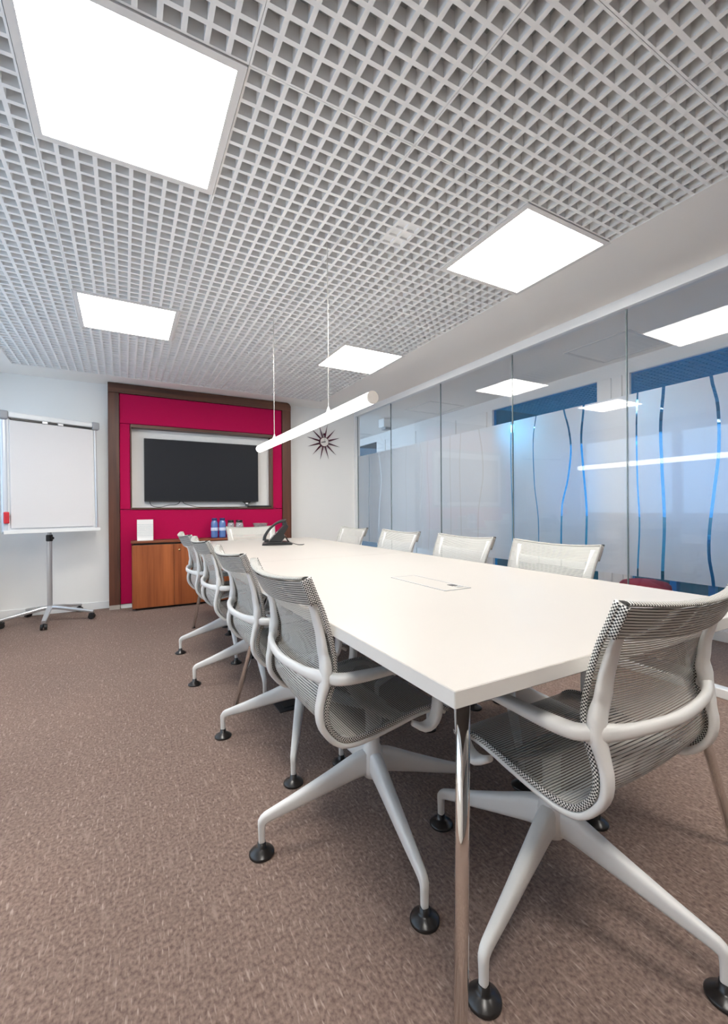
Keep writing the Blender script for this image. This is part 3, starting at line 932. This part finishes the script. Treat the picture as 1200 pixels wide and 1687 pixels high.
# ---------------------------------------------------------------- conference table
TZ, TT = 0.725, 0.030
TX0, TX1, TY0, TYM, TY1 = 0.455, 1.65, 0.53, 2.37, 4.18
def table(name, label, y0, y1, legs):
    t = thing(name, label, 'table', ((TX0 + TX1) / 2, (y0 + y1) / 2, 0))
    cx, cy = (TX0 + TX1) / 2, (y0 + y1) / 2
    bm = bx(TX0 - cx, TX1 - cx, y0 + 0.001 - cy, y1 - 0.001 - cy, TZ - TT, TZ, 0.0015, 1)
    tp = obj('tabletop', bm, [M['top'], M['top_edge'], M['board_under']], t)
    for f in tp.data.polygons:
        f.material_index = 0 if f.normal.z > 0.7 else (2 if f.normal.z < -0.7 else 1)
    fr = bmesh.new()
    for a in ((TX0 + 0.16 - cx, TX1 - 0.16 - cx, y0 + 0.22 - cy, y0 + 0.26 - cy), (TX0 + 0.16 - cx, TX1 - 0.16 - cx, y1 - 0.26 - cy, y1 - 0.22 - cy),
              (TX0 + 0.16 - cx, TX0 + 0.20 - cx, y0 + 0.26 - cy, y1 - 0.26 - cy), (TX1 - 0.20 - cx, TX1 - 0.16 - cx, y0 + 0.26 - cy, y1 - 0.26 - cy)):
        box(fr, *a, TZ - TT - 0.04, TZ - TT - 0.0005)
    obj('under_frame', fr, M['satin'], t)
    for foot, top in legs:
        l_ = bmesh.new()
        tube(l_, (foot[0] - cx, foot[1] - cy, 0.006), (top[0] - cx, top[1] - cy, TZ - TT - 0.002), 0.0130, 0.0150, 24)
        lo = obj('leg', l_, M['chrome'], t)
        for f in lo.data.polygons:
            f.use_smooth = len(f.vertices) == 4
        pd = bmesh.new()
        lathe(pd, [(0, 0), (0.013, 0), (0.013, 0.006), (0, 0.006)], 16, foot[0] - cx, foot[1] - cy)
        obj('foot_pad', pd, M['black'], lo)
    return t
L = lambda sx, sy: sx
fx, fy, tx, ty = 0.066, 0.069, 0.18, 0.182
legs1 = [((TX0 + fx, TY0 + fy), (TX0 + tx, TY0 + ty)), ((TX1 - fx, TY0 + fy), (TX1 - tx, TY0 + ty)),
         ((TX0 + 0.036, 2.271), (TX0 + 0.185, 2.12)), ((TX1 - 0.036, 2.271), (TX1 - 0.185, 2.12))]
legs2 = [((TX0 + 0.056, 3.965), (TX0 + 0.17, 3.86)), ((TX1 - 0.056, 3.965), (TX1 - 0.17, 3.86))]
table('conference_table', 'white table nearest the camera with a flush power outlet and chrome legs', TY0, TYM, legs1)
table('conference_table', 'white table beyond the seam, carrying the black telephone', TYM, TY1, legs2)

# flush power outlet
t = thing('power_outlet', 'white flush power flap set into the near tabletop', 'power outlet', (1.035, 1.36, TZ))
fr = bmesh.new()
for a in ((-0.060, 0.060, -0.175, -0.170), (-0.060, 0.060, 0.170, 0.175), (-0.060, -0.055, -0.170, 0.170), (0.055, 0.060, -0.170, 0.170)):
    box(fr, *a, 0.0003, 0.0022)
obj('frame', fr, M['satin'], t)
obj('lid', bx(-0.054, 0.054, -0.169, 0.169, 0.0003, 0.0018, 0.0004), M['top'], t)
obj('cable_slot', bx(0.022, 0.046, -0.118, -0.088, 0.0019, 0.0026), M['black'], t)
obj('latch', bx(0.022, 0.046, -0.150, -0.128, 0.0019, 0.0028), M['greycap'], t)

t = thing('ceiling_plate', 'small pale square plate lying in the ceiling grid left of the nearer soffit light', 'ceiling plate', (1.165, 1.745, H))
obj('plate', bx(-0.058, 0.058, -0.088, 0.088, 0.012, 0.018, 0.002), M['trim'], t)
obj('rim', bx(-0.064, 0.064, -0.094, 0.094, 0.0185, 0.024, 0.002), M['lamp_frame'], t)
# floor plate
t = thing('floor_outlet', 'dark square floor outlet plate on the carpet under the table', 'floor outlet', (0.80, 2.22, 0))
obj('plate', bx(-0.13, 0.13, -0.13, 0.13, 0.0005, 0.006, 0.002), M['grille'], t)
obj('lid', bx(-0.10, 0.10, -0.10, 0.10, 0.0062, 0.010, 0.002), M['black'], t)

# desk telephone (turned to the window side)
t = thing('telephone', 'black desk telephone with tilted body and handset on the far table', 'telephone', (1.10, 3.47, TZ + 0.0005), math.radians(-16))
bm = bmesh.new()
# side profile in local x,z : faces -x, leans back to +x
def yprism(poly, y0, y1, bev=0.0):
    b_ = prism(bmesh.new(), poly, y0, y1)
    if bev:
        bmesh.ops.bevel(b_, geom=list(b_.edges), offset=bev, segments=2, profile=0.5, affect='EDGES')
    return b_
obj('base', yprism([(-0.125, 0.0), (0.115, 0.0), (0.120, 0.012), (0.075, 0.024), (-0.06, 0.026), (-0.118, 0.014)], -0.085, 0.085, 0.003), M['phone'], t)
obj('body', yprism([(-0.075, 0.026), (0.030, 0.026), (0.058, 0.060), (0.045, 0.085), (0.088, 0.150), (0.072, 0.168), (0.050, 0.160)], -0.080, 0.085, 0.004), M['phone'], t)
obj('stand_leg', yprism([(0.050, 0.080), (0.062, 0.074), (0.098, 0.020), (0.082, 0.020)], -0.05, 0.05, 0.002), M['phone'], t)
obj('display', yprism([(0.010, 0.116), (0.042, 0.151), (0.044, 0.149), (0.012, 0.114)], -0.055, 0.030), M['phone_screen'], t)
for r in range(4):
    for c in range(3):
        u = 0.12 + r * 0.14
        x, z = -0.070 + u * 0.112, 0.030 + u * 0.122
        obj('key', yprism([(x, z), (x + 0.0085, z + 0.0092), (x + 0.0065, z + 0.0112), (x - 0.002, z + 0.002)], -0.050 + c * 0.024, -0.034 + c * 0.024), M['phone_white'], t)
hp = spline([(-0.104, 0, 0.040, 0.048, 0.034), (-0.100, 0, 0.074, 0.040, 0.025), (-0.064, 0, 0.130, 0.034, 0.021), (-0.012, 0, 0.174, 0.034, 0.021), (0.036, 0, 0.194, 0.044, 0.026), (0.066, 0, 0.192, 0.048, 0.036)], 24)
hb = sweep(bmesh.new(), hp, (0, 1, 0), 14, 2.8)
hs = obj('handset', hb, M['phone'], t, (0, -0.062, 0), smooth=True)
obj('ear_cup', bx(0.040, 0.074, -0.020, 0.020, 0.158, 0.186, 0.006), M['phone'], hs)
obj('mouth_cup', bx(-0.106, -0.070, -0.020, 0.020, 0.024, 0.050, 0.006), M['phone'], hs)
cc = []
for k in range(120):
    q = k / 119; a = q * 2 * math.pi * 20
    cc.append((-0.11 + 0.20 * q + 0.0 * math.cos(a), -0.108 - 0.03 * math.sin(q * math.pi) + 0.006 * math.cos(a), 0.0075 + 0.006 * math.sin(a)))
bm = bmesh.new()
sweep(bm, [(*p, 0.0032, 0.0032) for p in cc], (0.3, 0.5, 0.8), 6, 2.0)
obj('coiled_cord', bm, M['phone'], t)
obj('line_cord', cord(bmesh.new(), [(0.095, -0.02, 0.018), (0.125, -0.05, 0.010), (0.155, -0.10, 0.004), (0.19, -0.12, 0.003), (0.21, -0.08, 0.003)], 0.003, 24), M['phone'], t, smooth=True)

# ---------------------------------------------------------------- chairs
PROF = [(-.307, .852), (-.287, .805), (-.267, .760), (-.248, .700), (-.233, .630), (-.236, .580), (-.248, .547), (-.256, .512),
        (-.250, .474), (-.219, .436), (-.180, .426), (-.125, .430), (-.06, .440), (0.0, .451), (.06, .455), (.10, .448), (.125, .432)]
PR = spline([(0.0, y, z) for y, z in PROF], 72)
PR = [(p[1], p[2]) for p in PR]
XS = 0.945                              # width factor of the chair
HW = 0.236 * XS
def arc_len(i):
    return sum(math.dist(PR[k], PR[k + 1]) for k in range(i))
LEN = [arc_len(i) for i in range(len(PR))]
def norm(i):
    a, b = PR[max(0, i - 1)], PR[min(len(PR) - 1, i + 1)]
    d = math.dist(a, b)
    ty_, tz_ = (b[0] - a[0]) / d, (b[1] - a[1]) / d
    return (tz_, -ty_)                    # points behind the back / below the seat
LOW = min(range(len(PR)), key=lambda i: abs(LEN[i] - 0.50))
def bow(i):
    s = LEN[i] / LEN[LOW]
    return 0.026 * max(0.0, 1 - s) + 0.012 * min(1.0, max(0.0, 1.35 - s)) if s < 1.35 else 0.0
def half(i):
    return HW + 0.014 * max(0.0, 1 - LEN[i] / 0.25)
def ribbon(i0, i1, off=0.0, n=14):
    bm = bmesh.new()
    uvl = bm.loops.layers.uv.verify()
    rows = []
    for i in range(i0, i1 + 1):
        ny, nz = norm(i)
        row = []
        for k in range(n + 1):
            u = -1 + 2 * k / n
            d = bow(i) * (1 - u * u) + off
            row.append(bm.verts.new((u * half(i), PR[i][0] + ny * d, PR[i][1] + nz * d)))
        rows.append(row)
    for i in range(len(rows) - 1):
        for k in range(n):
            f = bm.faces.new((rows[i][k], rows[i][k + 1], rows[i + 1][k + 1], rows[i + 1][k]))
            for lp, u, v in zip(f.loops, (k, k + 1, k + 1, k), (i, i, i + 1, i + 1)):
                lp[uvl].uv = (u * 2 * HW / n, LEN[i0 + v])
    return bm

ch = thing('conference_chair', 'x', 'chair')
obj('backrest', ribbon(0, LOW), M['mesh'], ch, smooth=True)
obj('seat', ribbon(LOW, len(PR) - 1), M['mesh_seat_shade'], ch, smooth=True)
ip = max(i for i in range(len(PR)) if LEN[i] < 0.070)
pk = ribbon(0, ip, 0.022)
uvl = pk.loops.layers.uv.verify()
top_b = [v for v in pk.verts]
obj('top_pocket', pk, M['mesh2'], ch, smooth=True)
tp = [(u * half(0), PR[0][0] + norm(0)[0] * (0.011 + bow(0) * (1 - u * u)), PR[0][1] + 0.001 + norm(0)[1] * (0.011 + bow(0) * (1 - u * u)), 0.026, 0.010) for u in [-1 + 2 * k / 16 for k in range(17)]]
obj('top_hem', sweep(bmesh.new(), tp, (0, 1, 0), 10, 2.0, uv=True), M['mesh2'], ch, smooth=True)
for s in (-1, 1):
    path = [(s * (half(i) + 0.001), PR[i][0] + norm(i)[0] * 0.003, PR[i][1] + norm(i)[1] * 0.003, 0.009, 0.013) for i in range(0, len(PR), 1)]
    obj('edge_stitching', sweep(bmesh.new(), path, (1, 0, 0), 8, 2.2, uv=True), M['seam'], ch, smooth=True)
    pe = [(s * (half(i) - 0.001), PR[i][0] + norm(i)[0] * 0.014, PR[i][1] + norm(i)[1] * 0.014, 0.008, 0.022) for i in range(0, ip + 1)]
    obj('pocket_stitching', sweep(bmesh.new(), pe, (1, 0, 0), 8, 2.2, uv=True), M['seam'], ch, smooth=True)
# side rails follow the ribbon from the pocket to the seat front
def interp(tab, s):
    for (a, va), (b, vb) in zip(tab, tab[1:]):
        if s <= b:
            q = (s - a) / (b - a); q = q * q * (3 - 2 * q)
            return [x + (y - x) * q for x, y in zip(va, vb)]
    return tab[-1][1]
#            arc    x      offset width thick
RAIL = [(0.0, (0.214, 0.010, 0.020, 0.008)), (0.070, (0.216, 0.015, 0.036, 0.012)), (0.15, (0.212, 0.017, 0.046, 0.015)),
        (0.205, (0.214, 0.022, 0.050, 0.018)), (0.25, (0.230, 0.026, 0.044, 0.026)), (0.285, (0.234, 0.026, 0.038, 0.022)), (0.34, (0.228, 0.020, 0.032, 0.017)),
        (0.46, (0.225, 0.017, 0.032, 0.016)), (0.60, (0.224, 0.016, 0.030, 0.016)), (0.90, (0.222, 0.012, 0.024, 0.012))]
for s in (-1, 1):
    path = []
    for i in range(2, len(PR)):
        x, of, wd, th = interp(RAIL, LEN[i])
        ny, nz = norm(i)
        path.append((s * x * XS, PR[i][0] + ny * of, PR[i][1] + nz * of, wd, th))
    obj('side_rail', sweep(bmesh.new(), path, (1, 0, 0), 12, 3.0), M['chair'], ch, smooth=True)
yk = spline([(-0.248, -0.250, 0.594, 0.036, 0.030), (-0.225, -0.262, 0.593, 0.036, 0.026), (-0.15, -0.288, 0.592, 0.027, 0.020), (0, -0.304, 0.590, 0.026, 0.018),
             (0.15, -0.288, 0.592, 0.027, 0.020), (0.225, -0.262, 0.593, 0.036, 0.026), (0.248, -0.250, 0.594, 0.036, 0.030)], 41)
yk = [(p[0] * XS, *p[1:]) for p in yk]
obj('back_yoke', sweep(bmesh.new(), yk, (0, 0, 1), 12, 2.6), M['chair'], ch, smooth=True)
for s in (-1, 1):
    ar = spline([(s * 0.234, -0.254, 0.594, 0.028, 0.028), (s * 0.262, -0.232, 0.594, 0.034, 0.029), (s * 0.272, -0.180, 0.595, 0.038, 0.026), (s * 0.273, -0.09, 0.596, 0.036, 0.021),
                 (s * 0.273, 0.0, 0.598, 0.036, 0.020), (s * 0.273, 0.048, 0.588, 0.036, 0.020), (s * 0.272, 0.078, 0.560, 0.036, 0.020), (s * 0.270, 0.080, 0.500, 0.038, 0.022),
                 (s * 0.267, 0.076, 0.448, 0.038, 0.024), (s * 0.262, 0.062, 0.420, 0.038, 0.023), (s * 0.254, 0.036, 0.410, 0.038, 0.020), (s * 0.240, 0.006, 0.422, 0.028, 0.014)], 46)
    ar = [(p[0] * XS, p[1] - 0.015 * max(0, p[1] + 0.1) / 0.18, *p[2:]) for p in ar]
    obj('armrest', sweep(bmesh.new(), ar, (1, 0, 0.0), 12, 2.8), M['chair'], ch, smooth=True)
br = spline([(-0.222, -0.01, 0.428, 0.045, 0.014), (-0.12, -0.01, 0.405, 0.055, 0.018), (0, -0.01, 0.396, 0.075, 0.022), (0.12, -0.01, 0.405, 0.055, 0.018), (0.222, -0.01, 0.428, 0.045, 0.014)], 21)
br = [(p[0] * XS, *p[1:]) for p in br]
obj('seat_bracket', sweep(bmesh.new(), br, (0, 1, 0), 12, 3), M['chair'], ch, smooth=True)
obj('column', lathe(bmesh.new(), [(0, 0.402), (0.034, 0.400), (0.026, 0.375), (0.0225, 0.35), (0.0225, 0.26), (0.030, 0.246), (0.036, 0.225), (0.037, 0.185), (0.030, 0.160), (0, 0.155)], 24), M['chair'], ch, smooth=True)
for k in range(4):
    lp = spline([(0.012, 0, 0.203, 0.046, 0.084), (0.05, 0, 0.200, 0.042, 0.074), (0.14, 0, 0.170, 0.037, 0.056), (0.25, 0, 0.133, 0.030, 0.040), (0.325, 0, 0.109, 0.024, 0.031),
                 (0.340, 0, 0.103, 0.023, 0.030), (0.350, 0, 0.094, 0.022, 0.026), (0.352, 0, 0.080, 0.020, 0.021), (0.352, 0, 0.055, 0.019, 0.019), (0.352, 0, 0.030, 0.0185, 0.0185)], 48)
    lg = obj('base_leg', sweep(bmesh.new(), lp, (0, 1, 0), 12, 3.4), M['chair'], ch, smooth=True)
    lg.rotation_euler = (0, 0, math.pi / 2 * k)
    obj('glide', lathe(bmesh.new(), [(0, 0.0), (0.035, 0.0), (0.0365, 0.002), (0.0365, 0.006), (0.034, 0.009), (0.018, 0.019), (0.0125, 0.022), (0.012, 0.036), (0, 0.036)], 28, 0.352, 0), M['glide'], lg)
    for f in lg.children[0].data.polygons:
        f.use_smooth = abs(f.normal.z) < 0.98

D = math.radians
CH = [  # x, y, facing (0 = +y), base angle in the room, label
    (0.980, 0.762, D(1.5), D(16), 'mesh chair at the near short end of the table, largest in view', 'chairs at the table ends'),
    (0.695, 1.212, D(-90), D(-9), 'mesh chair on the left long side, nearest the camera', 'chairs along the left side'),
    (0.695, 1.850, D(-90), D(64), 'mesh chair on the left long side, second from the camera', 'chairs along the left side'),
    (0.697, 2.632, D(-90), D(82), 'mesh chair on the left long side, third from the camera', 'chairs along the left side'),
    (0.688, 3.270, D(-90), D(82), 'mesh chair on the left long side, farthest, in front of the sideboard', 'chairs along the left side'),
    (1.485, 3.450, D(90), D(10), 'mesh chair on the glass wall side, farthest from the camera', 'chairs along the glass wall'),
    (1.485, 2.700, D(90), D(30), 'mesh chair on the glass wall side, second from the far end', 'chairs along the glass wall'),
    (1.485, 2.000, D(90), D(10), 'mesh chair on the glass wall side, third from the far end', 'chairs along the glass wall'),
    (1.485, 1.375, D(90), D(50), 'mesh chair on the glass wall side, nearest the camera, beside the pouf', 'chairs along the glass wall'),
    (1.094, 3.990, D(180), D(20), 'mesh chair at the far short end of the table, behind the telephone', 'chairs at the table ends'),
]
for k, (x, y, rz, ba, lab, grp) in enumerate(CH):
    o = ch if k == 0 else copy_tree(ch)
    o.location = (x, y, 0)
    o.rotation_euler = (0, 0, rz)
    tag(o, lab, 'chair', grp)
    q = 0
    for c in o.children:
        if c.name.startswith('base_leg'):
            c.rotation_euler = (0, 0, ba - rz + math.pi / 2 * q)
            q += 1
